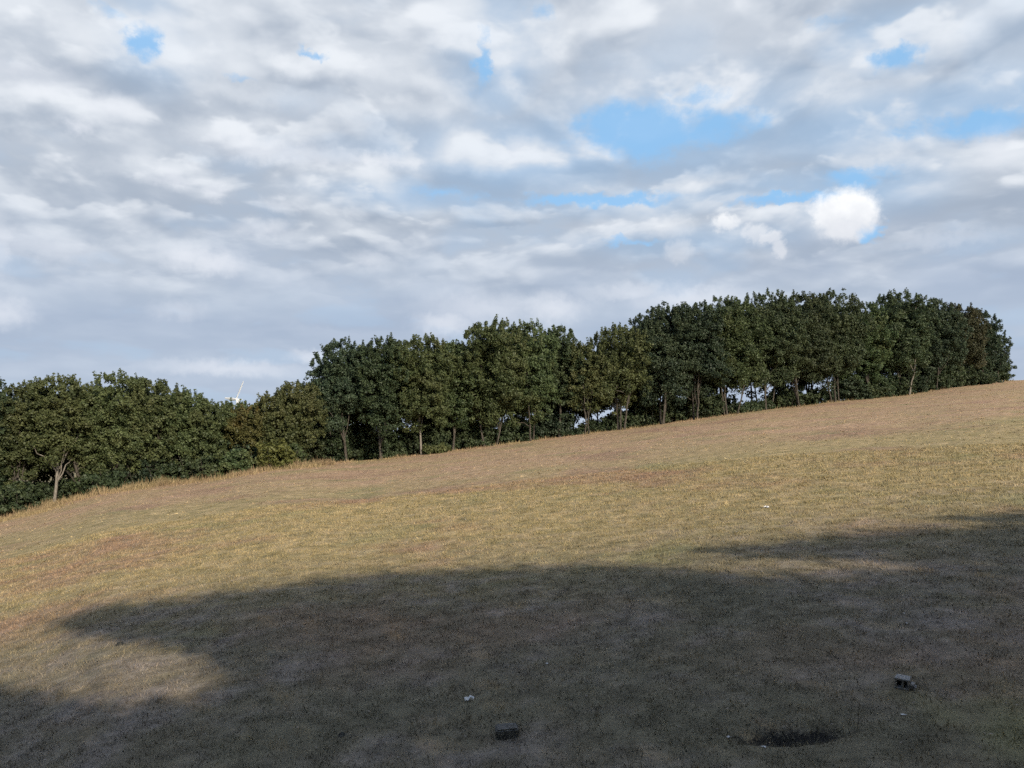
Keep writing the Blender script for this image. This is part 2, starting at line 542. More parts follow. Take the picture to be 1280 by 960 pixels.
def mat_leaf(name, c1, c2, c3):
    m, N, b, out = principled(name)
    at = N.n('ShaderNodeAttribute', attribute_name='tint').outputs['Fac']
    obj = N.n('ShaderNodeObjectInfo').outputs['Random']
    pos = N.n('ShaderNodeNewGeometry').outputs['Position']
    nz = N.noise(pos, 0.45, 3, 0.55)
    c = N.mix(N.ramp(at, 0.1, 0.9, smooth=False), c1, c2)
    c = N.mix(N.m('MULTIPLY', N.ramp(nz, 0.48, 0.70), 0.75), c, c3)
    hs = N.n('ShaderNodeHueSaturation')
    N.put(hs.inputs['Color'], c)
    N.put(hs.inputs['Hue'], N.ramp(obj, 0, 1, 0.487, 0.513, smooth=False))
    N.put(hs.inputs['Value'], N.ramp(N.m('FRACT', N.m('MULTIPLY', obj, 7.31)), 0, 1, 0.85, 1.2, smooth=False))
    N.put(b.inputs['Base Color'], hs.outputs[0])
    b.inputs['Roughness'].default_value = 0.55
    b.inputs['Specular IOR Level'].default_value = 0.28
    tr = N.n('ShaderNodeBsdfTranslucent')
    N.put(tr.inputs['Color'], hs.outputs[0])
    mx = N.n('ShaderNodeMixShader')
    mx.inputs[0].default_value = 0.30
    N.link(b.outputs[0], mx.inputs[1])
    N.link(tr.outputs[0], mx.inputs[2])
    N.link(mx.outputs[0], out.inputs['Surface'])
    return m


def mat_bark(name, c1, c2):
    m, N, b, out = principled(name)
    co = N.n('ShaderNodeTexCoord').outputs['Object']
    nz = N.noise(N.v('MULTIPLY', co, (6.0, 6.0, 1.6)), 2.5, 5, 0.65)
    N.put(b.inputs['Base Color'], N.mix(N.ramp(nz, 0.32, 0.68), c1, c2))
    bp = N.n('ShaderNodeBump')
    bp.inputs['Strength'].default_value = 0.7
    bp.inputs['Distance'].default_value = 0.03
    N.put(bp.inputs['Height'], nz)
    N.link(bp.outputs[0], b.inputs['Normal'])
    return m


def mat_plain(name, c1, c2, scale=20.0, rough=0.85, bump=0.3, spec=0.2):
    m, N, b, out = principled(name)
    co = N.n('ShaderNodeTexCoord').outputs['Object']
    nz = N.noise(co, scale, 5, 0.6)
    N.put(b.inputs['Base Color'], N.mix(N.ramp(nz, 0.35, 0.65), c1, c2))
    b.inputs['Roughness'].default_value = rough
    b.inputs['Specular IOR Level'].default_value = spec
    if bump:
        bp = N.n('ShaderNodeBump')
        bp.inputs['Strength'].default_value = bump
        bp.inputs['Distance'].default_value = 0.01
        N.put(bp.inputs['Height'], nz)
        N.link(bp.outputs[0], b.inputs['Normal'])
    return m


M_GROUND = mat_ground()
M_GRASS = mat_grass('short_turf')
M_TALL = mat_grass('tall_straw', (0.84, 0.90, 0.82), 0.88)
LEAF = {
    'dark': mat_leaf('leaf_dark', (0.029, 0.045, 0.023), (0.064, 0.087, 0.042), (0.068, 0.085, 0.040)),
    'blue': mat_leaf('leaf_blue', (0.026, 0.043, 0.027), (0.058, 0.082, 0.047), (0.060, 0.080, 0.042)),
    'olive': mat_leaf('leaf_olive', (0.049, 0.065, 0.026), (0.107, 0.124, 0.051), (0.107, 0.115, 0.049)),
    'green': mat_leaf('leaf_green', (0.039, 0.061, 0.027), (0.085, 0.116, 0.049), (0.098, 0.110, 0.046)),
    'brown': mat_leaf('leaf_brown', (0.036, 0.042, 0.023), (0.070, 0.074, 0.038), (0.080, 0.072, 0.038)),
    'moss': mat_leaf('leaf_moss', (0.043, 0.060, 0.025), (0.096, 0.118, 0.049), (0.103, 0.115, 0.048)),
    'rust': mat_leaf('leaf_rust', (0.060, 0.064, 0.023), (0.121, 0.117, 0.041), (0.172, 0.113, 0.034)),
    'lime': mat_leaf('leaf_lime', (0.060, 0.072, 0.020), (0.125, 0.140, 0.045), (0.12, 0.115, 0.04)),
}
M_BARK = mat_bark('shaded_grey_bark', (0.032, 0.028, 0.024), (0.085, 0.076, 0.064))  # bark colour darkened to carry the partial shade under the crowns
M_BARKP = mat_bark('pale_bark', (0.10, 0.09, 0.075), (0.22, 0.20, 0.175))
M_BLOCK = mat_plain('weathered_concrete', (0.075, 0.072, 0.066), (0.15, 0.145, 0.135), 24)
M_DARKB = mat_plain('dark_stone', (0.030, 0.030, 0.026), (0.070, 0.068, 0.058), 22)
M_LIT_TOP = mat_plain('concrete_lit_top', (0.20, 0.195, 0.19), (0.36, 0.35, 0.335), 30)  # lighter copy of the concrete, top light put into the colour
M_PAPER = mat_plain('white_paper', (0.70, 0.70, 0.70), (0.82, 0.82, 0.81), 12, bump=0.1)
M_WHITE = mat_plain('white_paint', (0.78, 0.79, 0.80), (0.80, 0.81, 0.82), 0.2, rough=0.5, bump=0)
M_DEBRIS = mat_plain('dead_leaf', (0.13, 0.11, 0.085), (0.32, 0.28, 0.23), 3.0, bump=0)


# ------------------------------------------------------------------ ground sheet
def build_ground():
    az = np.radians(np.concatenate([np.arange(-180, -42, 2.0), np.arange(-42, 42, 0.16), np.arange(42, 180, 2.0)]))
    rr = np.concatenate([np.linspace(0.4, 5, 20, endpoint=False), np.arange(5, 18, 0.07), np.arange(18, 110, 0.4), np.geomspace(110, 12000, 60)])
    A, Rr = np.meshgrid(az, rr)
    x, y = np.sin(A) * Rr, np.cos(A) * Rr
    z = ground(x, y)
    far = np.clip((Rr - 1500) / 9000, 0, 1)
    z = z - far * 4
    V = np.stack([x, y, z], -1).reshape(-1, 3)
    na, nr = len(az), len(rr)
    i = np.arange(nr - 1)[:, None] * na
    j = np.arange(na)[None, :]
    k = (j + 1) % na
    f = np.stack([i + j, i + na + j, i + na + k, i + k], -1).reshape(-1, 4)
    # close the middle
    c = len(V)
    V = np.concatenate([V, [[0, 0, float(ground(0.0, 0.01))]]])
    g = np.stack([np.full(na, c), np.arange(na), (np.arange(na) + 1) % na, (np.arange(na) + 1) % na], -1)
    o = mesh_obj('ground', V, f[:, ::-1], 4, M_GROUND, smooth=True)
    tag(o, kind='structure')


build_ground()


def blades(x, y, hgt, wid, lean, rg):
    """one pointed triangle per blade"""
    n = len(x)
    z = ground(x, y) - 0.004
    a = rg.uniform(0, 6.283, n)
    l = rg.uniform(0, 6.283, n)
    dx, dy = np.cos(a) * wid / 2, np.sin(a) * wid / 2
    ln = lean * hgt * rg.uniform(0.2, 1.0, n)
    V = np.empty((n, 3, 3))
    V[:, 0] = np.stack([x - dx, y - dy, z], -1)
    V[:, 1] = np.stack([x + dx, y + dy, z], -1)
    V[:, 2] = np.stack([x + np.cos(l) * ln, y + np.sin(l) * ln, z + hgt], -1)
    return V.reshape(-1, 3), np.arange(3 * n)


def scatter(n, r0, r1, az0, az1, rg, power=1.0):
    u = rg.uniform(0, 1, n)
    r = (r0 ** power + u * (r1 ** power - r0 ** power)) ** (1 / power)
    a = np.radians(rg.uniform(az0, az1, n))
    return r * np.sin(a), r * np.cos(a), r


def patchy(x, y, wl, seed):
    return _waves(x, y, wl, seed) + 0.6 * _waves(x, y, wl * 0.35, seed + 1)


def build_turf():
    rg = np.random.default_rng(5)
    x, y, r = scatter(430000, 4.5, 28, -38, 38, rg, 1.15)
    keep = (patchy(x, y, 0.9, 21) + rg.normal(0, 0.35, len(x))) > -0.25
    x, y, r = x[keep], y[keep], r[keep]
    n = len(x)
    h = rg.uniform(0.010, 0.042, n) * (1 + 0.75 * np.clip(patchy(x, y, 0.45, 33), -1, 1.8)) * (0.85 + r / 40)
    w = rg.uniform(0.004, 0.009, n) * (0.8 + r / 14)
    V1, F1 = blades(x, y, h, w, 1.2, rg)
    x, y, r = scatter(40000, 24, 95, -40, 40, rg, 1.3)
    D = np.interp(np.degrees(np.arctan2(x, y)), _fa, _fD)
    keep = (patchy(x, y, 3.0, 41) + rg.normal(0, 0.4, len(x)) > -0.1) & (r < D + 8)
    x, y, r = x[keep], y[keep], r[keep]
    n2 = len(x)
    V2, F2 = blades(x, y, rg.uniform(0.015, 0.05, n2), rg.uniform(0.03, 0.09, n2), 2.2, rg)
    ex, ey = [], []
    for (cx, cy), rad in ((hit(634, 919)[:2], .10), (hit(1131, 860)[:2], .10), (HOLE, .36)):
        nb = 70 if rad < .2 else 260
        a = rg.uniform(0, 6.283, nb)
        rr_ = rad * rg.uniform(0.9, 1.5, nb)
        ex.append(cx + np.cos(a) * rr_ * (1.0 if rad < .2 else 1.05))
        ey.append(cy + np.sin(a) * rr_ * (1.0 if rad < .2 else 0.5))
    ex, ey = np.concatenate(ex), np.concatenate(ey)
    V3, F3 = blades(ex, ey, rg.uniform(.015, .05, len(ex)), rg.uniform(.004, .008, len(ex)), 0.9, rg)
    V2 = np.concatenate([V2, V3])
    n2 += len(ex)
    V = np.concatenate([V1, V2])
    o = mesh_obj('short_grass', V, np.arange(len(V)), 3, M_GRASS, attrs={'tint': rg.uniform(0, 1, n + n2)})
    tag(o, 'short dry grass covering the sloping field', 'grass', kind='stuff')


build_turf()


def edge_point(px, back=0.0):
    """a point on the edge of the field below this picture column, moved back along its ray"""
    a = math.degrees(math.atan2((px - 640) / F, 1.0))
    r = float(np.interp(a, _fa, _fD)) + back
    a = math.radians(a)
    x, y = r * math.sin(a), r * math.cos(a)
    return np.array([x, y, float(ground(x, y))])


def build_tall_grass():
    rg = np.random.default_rng(8)
    n = 30000
    px = np.concatenate([rg.uniform(-80, 420, n), rg.uniform(420, 1270, n // 3), rg.normal(25, 40, n // 8)])
    back = np.concatenate([rg.normal(-0.5, 1.3, n), rg.normal(1.2, 0.9, n // 3), rg.normal(-3.6, 0.5, n // 8)])
    a = np.arctan2((px - 640) / F, 1.0)
    r = np.interp(np.degrees(a), _fa, _fD) + back
    x, y = r * np.sin(a), r * np.cos(a)
    k = patchy(x, y, 3.0, 61) + rg.normal(0, 0.35, len(x)) > 0.12
    h = rg.uniform(0.15, 0.6, len(x)) * np.clip(1.0 - np.abs(back) * 0.12, 0.3, 1) * np.where(px > 420, 0.5, 1.0)
    h = h * np.clip(0.75 + 0.8 * patchy(x, y, 2.2, 71), 0.25, 1.7)
    h[n + n // 3:] *= 0.7
    x, y, h = x[k], y[k], h[k]
    V, Fc = blades(x, y, h, rg.uniform(0.02, 0.045, len(x)), 0.55, rg)
    o = mesh_obj('tall_dry_grass', V, Fc, 3, M_TALL, attrs={'tint': rg.uniform(0, 1, len(x))})
    tag(o, 'tall straw-coloured grass fringe along the foot of the tree belt', 'grass', kind='stuff')


build_tall_grass()


# ------------------------------------------------------------------ trees
def leaf_cloud(cen, rad, per_m2, size, rg, flat=0.85, shell=0.35):
    """diamond leaves on the outer part of lumpy clumps; returns verts, faces, tint"""
    P, Nn, T, S = [], [], [], []
    for c, r in zip(cen, rad):
        n = max(6, int(per_m2 * 4 * math.pi * r * r))
        d = rg.normal(size=(n, 3))
        d /= np.linalg.norm(d, axis=1)[:, None]
        q = rg.uniform(0, 1, n) ** 0.45
        rr = r * (shell + (1 - shell) * q) * (1 + 0.22 * np.sin(d[:, 0] * 5 + c[0] * 7) * np.sin(d[:, 1] * 5 + c[1] * 5) + 0.16 * np.sin(d[:, 2] * 7 + c[2] * 3))
        rr = rr * rg.uniform(0.85, 1.18, n)
        p = c + d * rr[:, None] * np.array([1, 1, flat])
        nn = d + rg.normal(0, 0.75, (n, 3))
        P.append(p)
        Nn.append(nn / np.linalg.norm(nn, axis=1)[:, None])
        T.append(np.clip(rg.uniform(0.15, 0.85) + rg.normal(0, 0.2, n), 0, 1))
        S.append(size * rg.uniform(0.6, 1.35, n))
    P, Nn, T, S = map(np.concatenate, (P, Nn, T, S))
    t = np.cross(Nn, rg.normal(size=Nn.shape))
    t /= np.linalg.norm(t, axis=1)[:, None] + 1e-9
    b = np.cross(Nn, t)
    s = S[:, None]
    V = np.stack([P - t * s * 0.5, P - b * s * 0.33 + Nn * s * 0.06, P + t * s * 0.5, P + b * s * 0.33 + Nn * s * 0.06], 1).reshape(-1, 3)
    return V, np.arange(len(V)), T


def wiggle(a, b, n, amp, rg):
    t = np.linspace(0, 1, n)[:, None]
    p = a + (b - a) * t
    j = rg.normal(0, amp, (n, 3))
    j[0] = j[-1] = 0
    return p + j


def tree_at(base, H, halfw, crown_base, leaf, label, rg, group, name='broadleaf_tree', stems=1, bark=None, dens=0.85, leafsize=0.135,
            lean=0.0, open_=0.0, trunk_r=0.105, low=0.5):
    """tapered stems and limbs under a lumpy crown of separate leaf clumps"""
    root = empty(name, base)
    tag(root, label, 'tree' if name.endswith('tree') else 'bush', group)
    cz, hz = (crown_base + H) / 2, (H - crown_base) / 2
    n = int((32 + 12 * halfw * hz) * (1 - 0.35 * open_))
    d = rg.normal(size=(n, 3))
    d /= np.linalg.norm(d, axis=1)[:, None]
    rc = np.clip(rg.normal(0.165, 0.055, n), 0.08, 0.30) * min(halfw, hz * 1.2)
    rc = np.clip(rc, 0.18, 0.80)
    q = rg.uniform(0, 1, n) ** 0.42
    ax = np.stack([np.maximum(halfw - rc, 0.2), np.maximum(halfw * 0.9 - rc, 0.2), np.maximum(hz - rc * 0.85, 0.2)], -1)
    # broad shoulders: push the ellipsoid towards a rounded box
    dd = np.sign(d) * np.abs(d) ** 0.82
    ph = rg.uniform(0, 6.283, 6)

    def lobes(v):
        a_ = np.arctan2(v[:, 1], v[:, 0])
        return 1 - 0.22 * (1 + np.sin(2 * a_ + ph[0] + 3 * v[:, 2])) / 2 - 0.20 * (1 + np.sin(3 * a_ + ph[1] - 5 * v[:, 2])) / 2 - 0.10 * (1 + np.sin(7 * v[:, 2] + ph[2] + a_)) / 2

    cen = dd * ax * (q * lobes(d) / 0.90)[:, None]
    cen[:, 2] += cz
    cen[:, 0] += lean * (cen[:, 2] / H)
    # small ragged sprigs that break the outline
    m = int(n * 1.5)
    d2 = rg.normal(size=(m, 3))
    d2[:, 2] = np.abs(d2[:, 2]) - low
    d2 /= np.linalg.norm(d2, axis=1)[:, None]
    c2 = np.sign(d2) * np.abs(d2) ** 0.85 * np.array([halfw, halfw * 0.9, hz]) * rg.uniform(0.78, 1.04, m)[:, None]
    c2 = c2 * (lobes(d2) / 0.90)[:, None]
    c2[:, 2] += cz
    c2[:, 0] += lean * (c2[:, 2] / H)
    r2 = rg.uniform(0.10, 0.28, m)
    V, Fc, T = leaf_cloud(np.concatenate([cen, c2]), np.concatenate([rc, r2]), 46 * dens * (0.23 / leafsize) ** 1.8, leafsize, rg)
    if name.endswith('tree'):
        # upright twig tips along the top of the crown
        k = int(26 * halfw)
        tx = rg.uniform(-0.8, 0.8, (k, 2)) * halfw
        tz = cz + hz * np.sqrt(np.maximum(0.05, 1 - (np.hypot(tx[:, 0], tx[:, 1]) / halfw) ** 2.4)) * rg.uniform(0.86, 1.0, k)
        tips, tr = [], []
        for (a_, b_), c_ in zip(tx, tz):
            L_ = rg.uniform(0.15, 0.55)
            dx_, dy_ = rg.normal(0, 0.25, 2)
            for f_ in np.linspace(0, 1, 4):
                tips.append((a_ + lean * c_ / H + dx_ * f_ * L_, b_ + dy_ * f_ * L_, c_ - 0.25 + f_ * L_))
                tr.append(0.17 - 0.09 * f_)
        V2, F2, T2 = leaf_cloud(np.array(tips), np.array(tr), 46 * dens * (0.23 / leafsize) ** 2, leafsize * 0.9, rg)
        V = np.concatenate([V, V2])
        T = np.concatenate([T, T2])
        Fc = np.arange(len(V))
    if crown_base < 0:
        keep = np.repeat(V.reshape(-1, 4, 3)[:, :, 2].min(1) > -0.25, 4)
        V, T = V[keep], T[keep[::4]]
        Fc = np.arange(len(V))
    else:
        V[:, 2] = np.maximum(V[:, 2], 0.03)
    mesh_obj('crown', V, Fc, 4, LEAF[leaf], root, attrs={'tint': T})
    lines = []
    for s in range(stems):
        ang = rg.uniform(0, 6.283)
        off = np.array([math.cos(ang), math.sin(ang), 0]) * (0.0 if stems == 1 else rg.uniform(0.15, 0.5))
        top = np.array([off[0] * 3 + lean * 0.7 + rg.normal(0, 0.35), off[1] * 3 + rg.normal(0, 0.3), max(crown_base, 0) + hz * rg.uniform(0.9, 1.2)])
        r0 = trunk_r * rg.uniform(0.8, 1.15) * (1 if stems == 1 else 0.75)
        p = wiggle(off + np.array([0, 0, -0.4]), top, 8, 0.035, rg)
        rad = np.linspace(r0, r0 * 0.35, 8)
        rad[0] *= 1.35
        lines.append((p, rad))
        for _ in range(7 if stems == 1 else 4):
            i = rg.integers(2, 7)
            e = cen[rg.integers(0, n)]
            a = p[i]
            midp = (a + e) / 2 + np.array([0, 0, 0.15])
            q_ = np.concatenate([wiggle(a, midp, 4, 0.05, rg), wiggle(midp, e, 4, 0.06, rg)[1:]])
            lines.append((q_, np.linspace(rad[i] * 0.6, 0.018, len(q_))))
    V, Fc = tubes(lines)
    mesh_obj('trunk', V, Fc, 4, bark or M_BARK, root, smooth=True)
    return root


def tree_px(px, top, wpx, back, leaf, label, group, seed, cb=0.22, **kw):
    rg = np.random.default_rng(seed)
    b = edge_point(px, back)
    dv = pix_dir(px, top)
    H = dv[2] * (b[1] / dv[1]) + CAM_H - b[2]
    hw = wpx / 2 / F * b[1]
    return tree_at(b, H, hw, H * cb, leaf, label, rg, group, **kw)


G1 = 'front trees of the belt'
FRONT = [
    # px, top, width, back, leaf, crown base, options, label
    (-22, 470, 90, 1.5, 'dark', .03, {}, 'dark green tree cut off by the left edge of the picture'),
    (22, 479, 80, 1.6, 'moss', .03, {}, 'rounded dark crown next to the tree cut by the left picture edge'),
    (73, 469, 92, 1.3, 'olive', .19, {'bark': M_BARKP, 'trunk_r': .10, 'low': .05}, 'tree with a pale slim trunk showing low in the left thicket'),
    (113, 478, 70, 2.2, 'moss', .05, {}, 'narrow lower crown between the pale-trunked tree and the tallest left thicket crown'),
    (148, 464, 96, 1.8, 'moss', .03, {}, 'tallest and broadest crown of the thicket at the left'),
    (192, 471, 88, 2.0, 'moss', .03, {}, 'broad tree on the right shoulder of the tallest left thicket crown'),
    (229, 486, 70, 2.0, 'moss', .03, {}, 'tree on the falling skyline, second crown left of the wind turbine'),
    (262, 501, 68, 1.6, 'moss', .03, {}, 'low green tree immediately left of the wind turbine'),
    (308, 506, 62, 2.0, 'rust', .03, {}, 'low tree with yellow-brown tinged leaves just below the wind turbine'),
    (340, 489, 66, 2.0, 'olive', .03, {}, 'small olive tree just right of the wind turbine'),
    (374, 474, 72, 1.8, 'olive', .05, {}, 'mid-height olive tree left of the dark hollow under the belt'),
    (434, 424, 92, 3.5, 'blue', .20, {'lean': -.4}, 'tall dark crown hanging over the black hollow, first of the taller trees'),
    (478, 418, 86, 2.0, 'dark', .07, {}, 'tall dark tree on the right side of the black hollow'),
    (528, 418, 92, 1.0, 'olive', .12, {'bark': M_BARKP, 'stems': 1}, 'olive-brown tree with pale trunk foot, right of the dark hollow'),
    (566, 424, 70, 2.4, 'green', .08, {}, 'bright green narrow tree left of the tall centre clump'),
    (615, 397, 104, 1.4, 'olive', .07, {'stems': 2}, 'tall broad olive tree, left peak of the centre clump'),
    (662, 401, 92, 1.4, 'green', .07, {'stems': 2}, 'tall green tree, middle of the centre clump'),
    (700, 404, 66, 1.8, 'dark', .09, {}, 'right-hand tree of the centre clump, left of the skyline notch'),
    (732, 428, 60, 1.0, 'olive', .10, {'stems': 2}, 'lowest crown of the middle, standing under the skyline notch'),
    (772, 406, 92, 1.2, 'olive', .10, {'stems': 3, 'trunk_r': .12}, 'yellowish olive tree right of the skyline notch, left of the bluish dark trees'),
    (826, 380, 94, 1.8, 'blue', .10, {'stems': 3}, 'bluish dark tree, first crown of the highest group'),
    (868, 376, 94, 1.2, 'blue', .10, {'stems': 3}, 'bluish dark tree, second crown of the highest group'),
    (914, 369, 98, 1.4, 'green', .10, {'stems': 3}, 'greener tree, third crown of the highest group'),
    (960, 363, 98, 1.6, 'dark', .10, {'stems': 3}, 'dark tree, fourth crown of the highest group'),
    (1004, 365, 94, 1.2, 'dark', .10, {'stems': 3, 'trunk_r': .10}, 'dark brownish tree above the brightest sky gaps between trunks near the hilltop'),
    (1046, 362, 94, 1.4, 'dark', .10, {'stems': 3, 'trunk_r': .10}, 'dark tree at the right side of the bright trunk gaps'),
    (1088, 379, 66, 1.2, 'green', .10, {}, 'lower green crown in the dip left of the last hilltop peak'),
    (1130, 362, 92, 1.6, 'dark', .08, {'open_': .4, 'stems': 2, 'bark': M_BARKP, 'trunk_r': .10}, 'last tall peak of the belt, sky specks showing through its crown'),
    (1172, 374, 78, 1.2, 'blue', .07, {'stems': 2, 'trunk_r': .09}, 'dark tree right of the last tall peak, fourth crown from the right end'),
    (1205, 379, 70, 1.0, 'brown', .08, {}, 'brownish tree, third crown from the right end of the belt'),
    (1232, 387, 52, 1.2, 'blue', .06, {'open_': .5}, 'dark ragged tree, second crown from the right end of the belt'),
    (1250, 418, 40, 1.6, 'blue', .10, {'open_': .8, 'low': .6}, 'small ragged tree ending the belt at the hilltop on the right'),
]
for i, (px, top, w, back, leaf, cb, kw, lab) in enumerate(FRONT):
    tree_px(px, top, w, back, leaf, lab, G1, 100 + i, cb, **kw)

rgb = np.random.default_rng(77)
for i, px in enumerate(list(range(-40, 400, 48)) + list(range(412, 1240, 38))):
    top = float(np.interp(px, [q[0] for q in FRONT], [q[1] for q in FRONT])) + rgb.uniform(8, 22)
    if 230 < px < 330:
        top = 501.0 if 270 < px < 325 else top
    if px < 400:
        lab, grp, cb = 'rear tree of the left thicket, hidden behind the front crowns except for its top', 'rear trees of the left thicket', .05
    elif px < 800:
        lab, grp, cb = 'rear tree of the belt middle, seen only between the front crowns', 'rear trees of the belt middle', .05
    else:
        lab, grp, cb = 'rear tree of the hilltop group, seen only between the front crowns', 'rear trees of the hilltop group', .08
    tree_px(px + rgb.uniform(-8, 8), top, rgb.uniform(66, 84), rgb.uniform(4, 9), ['dark', 'blue', 'dark', 'green'][i % 4], lab, grp, 300 + i, cb,
            dens=0.7, leafsize=.19, stems=2 + i % 3, trunk_r=.12)

# undergrowth at the foot of the belt
SHRUBS = [
    (345, 547, 62, .3, 'lime', 'yellow-green bush at the left edge of the dark hollow'),
    (300, 560, 60, .4, 'green', 'low green bush below the yellow-brown tinged tree'),
    (255, 562, 60, .8, 'dark', 'dark low bush below the tree left of the turbine'),
    (132, 590, 60, .5, 'dark', 'low dark bush right of the pale slim trunk'),
    (22, 598, 60, .5, 'dark', 'low dark bush at far left beside the white litter scrap'),
    (495, 560, 34, 4.0, 'dark', 'small dark bush in shade behind the trunk right of the hollow'),
    (545, 556, 40, 1.0, 'olive', 'small olive bush right of the pale trunk foot'),
    (598, 549, 44, 2.6, 'dark', 'dark bush in shade under the left peak of centre clump'),
    (650, 540, 50, 2.6, 'dark', 'dark bush in shade under the middle of centre clump'),
    (840, 512, 44, 4.0, 'dark', 'dark bush among trunks under the bluish trees'),
    (900, 505, 36, 5.0, 'dark', 'dark bush among trunks under the greener hilltop tree'),
    (985, 494, 40, 3.5, 'dark', 'dark bush left of the brightest trunk gaps'),
    (1080, 480, 54, 2.0, 'dark', 'dark bush under the lower green crown near the hilltop'),
    (1120, 474, 50, 3.5, 'dark', 'dark bush behind trunks under the last tall peak'),
    (1165, 468, 54, 3.0, 'dark', 'dark bush behind trunks near the right end, left of the brownish tree'),
    (1215, 462, 54, 2.0, 'dark', 'dark bush under the brownish tree near the right end'),
]
for i, (px, top, w, back, leaf, lab) in enumerate(SHRUBS):
    tree_px(px, top, w, back, leaf, lab, 'bushes at the foot of the belt', 500 + i, -.35, name='shrub', leafsize=.18, stems=3, trunk_r=.05)

rgu = np.random.default_rng(55)
UNDER = ([(px, rgu.uniform(34, 52), rgu.uniform(1.4, 2.6), 'left thicket') for px in range(-30, 390, 30) if not 50 < px < 100]
         + [(px, 30, 4.2, 'left thicket') for px in (58, 74, 92)]
         + [(px, rgu.uniform(46, 66), rgu.uniform(4.5, 6.5), 'dark hollow') for px in range(392, 480, 22)]
         + [(px, rgu.uniform(34, 50), rgu.uniform(6.0, 7.5), 'dark hollow') for px in range(380, 490, 13)]
         + [(px, rgu.uniform(24, 46), rgu.uniform(3.0, 5.5), 'belt middle') for px in range(484, 705, 16)]
         + [(px, rgu.uniform(12, 34), rgu.uniform(3.5, 6.0), 'hilltop group') for px in (752, 768, 784, 798, 968, 980, 992, 1026)]
         + [(px, rgu.uniform(24, 42), rgu.uniform(2.6, 5.5), 'hilltop group') for px in range(810, 905, 13)]
         + [(px, rgu.uniform(8, 16), rgu.uniform(2.0, 5.0), 'hilltop group') for px in (706, 740, 760, 912, 924, 936, 948)]
         + [(px, rgu.uniform(30, 46), rgu.uniform(2.2, 5.0), 'hilltop end') for px in range(1062, 1250, 20)])
for i, (px, hpx, back, where) in enumerate(UNDER):
    a = edge_point(px, 0.0)
    base_py = 560 - (a[2] - CAM_H) / a[1] * F
    lab = {'left thicket': 'low dark bush filling the foot of the left thicket below the tree crowns',
           'dark hollow': 'dark bush at the back of the black hollow under the belt',
           'belt middle': 'dark bush in deep shade behind the trunks of the belt middle',
           'hilltop group': 'small dark bush behind the trunks, between the sky gaps of the hilltop group',
           'hilltop end': 'dark bush closing the gaps under the last crowns at the hilltop end'}[where]
    tree_px(px + rgu.uniform(-6, 6), base_py - hpx, rgu.uniform(40, 60), back, ['dark', 'blue', 'dark', 'green' if where == 'left thicket' else 'dark'][i % 4], lab,
            'bushes under the ' + where if where != 'dark hollow' else 'bushes in the dark hollow', 600 + i, -.35, name='shrub', leafsize=.16, stems=3, trunk_r=.04, dens=.9)


# ------------------------------------------------------------------ the row of trees behind the photographer; it shades the foreground
SHADE = [[(-700, 850), (0, 868), (60, 872), (108, 894), (160, 889), (240, 877), (295, 854), (290, 828), (236, 808), (140, 796), (95, 788), (64, 780),
          (100, 768), (180, 757), (320, 740), (400, 729), (480, 722), (560, 717), (640, 714), (800, 711), (880, 719), (960, 722), (1060, 721), (1130, 718),
          (1210, 711), (1130, 702), (1040, 696), (960, 693), (880, 693), (850, 692), (930, 685), (1000, 679), (1055, 670), (1145, 664), (1280, 660),
          (1900, 610), (1900, 1400), (-700, 1400)],
         [(1165, 649), (1280, 643), (1900, 590), (1900, 606), (1280, 652)]]


def inside(px, py, poly):
    c = np.zeros(len(px), bool)
    n = len(poly)
    for i in range(n):
        (x1, y1), (x2, y2) = poly[i], poly[(i + 1) % n]
        hitm = ((y1 > py) != (y2 > py)) & (px < (x2 - x1) * (py - y1) / (y2 - y1 + 1e-9) + x1)
        c ^= hitm
    return c


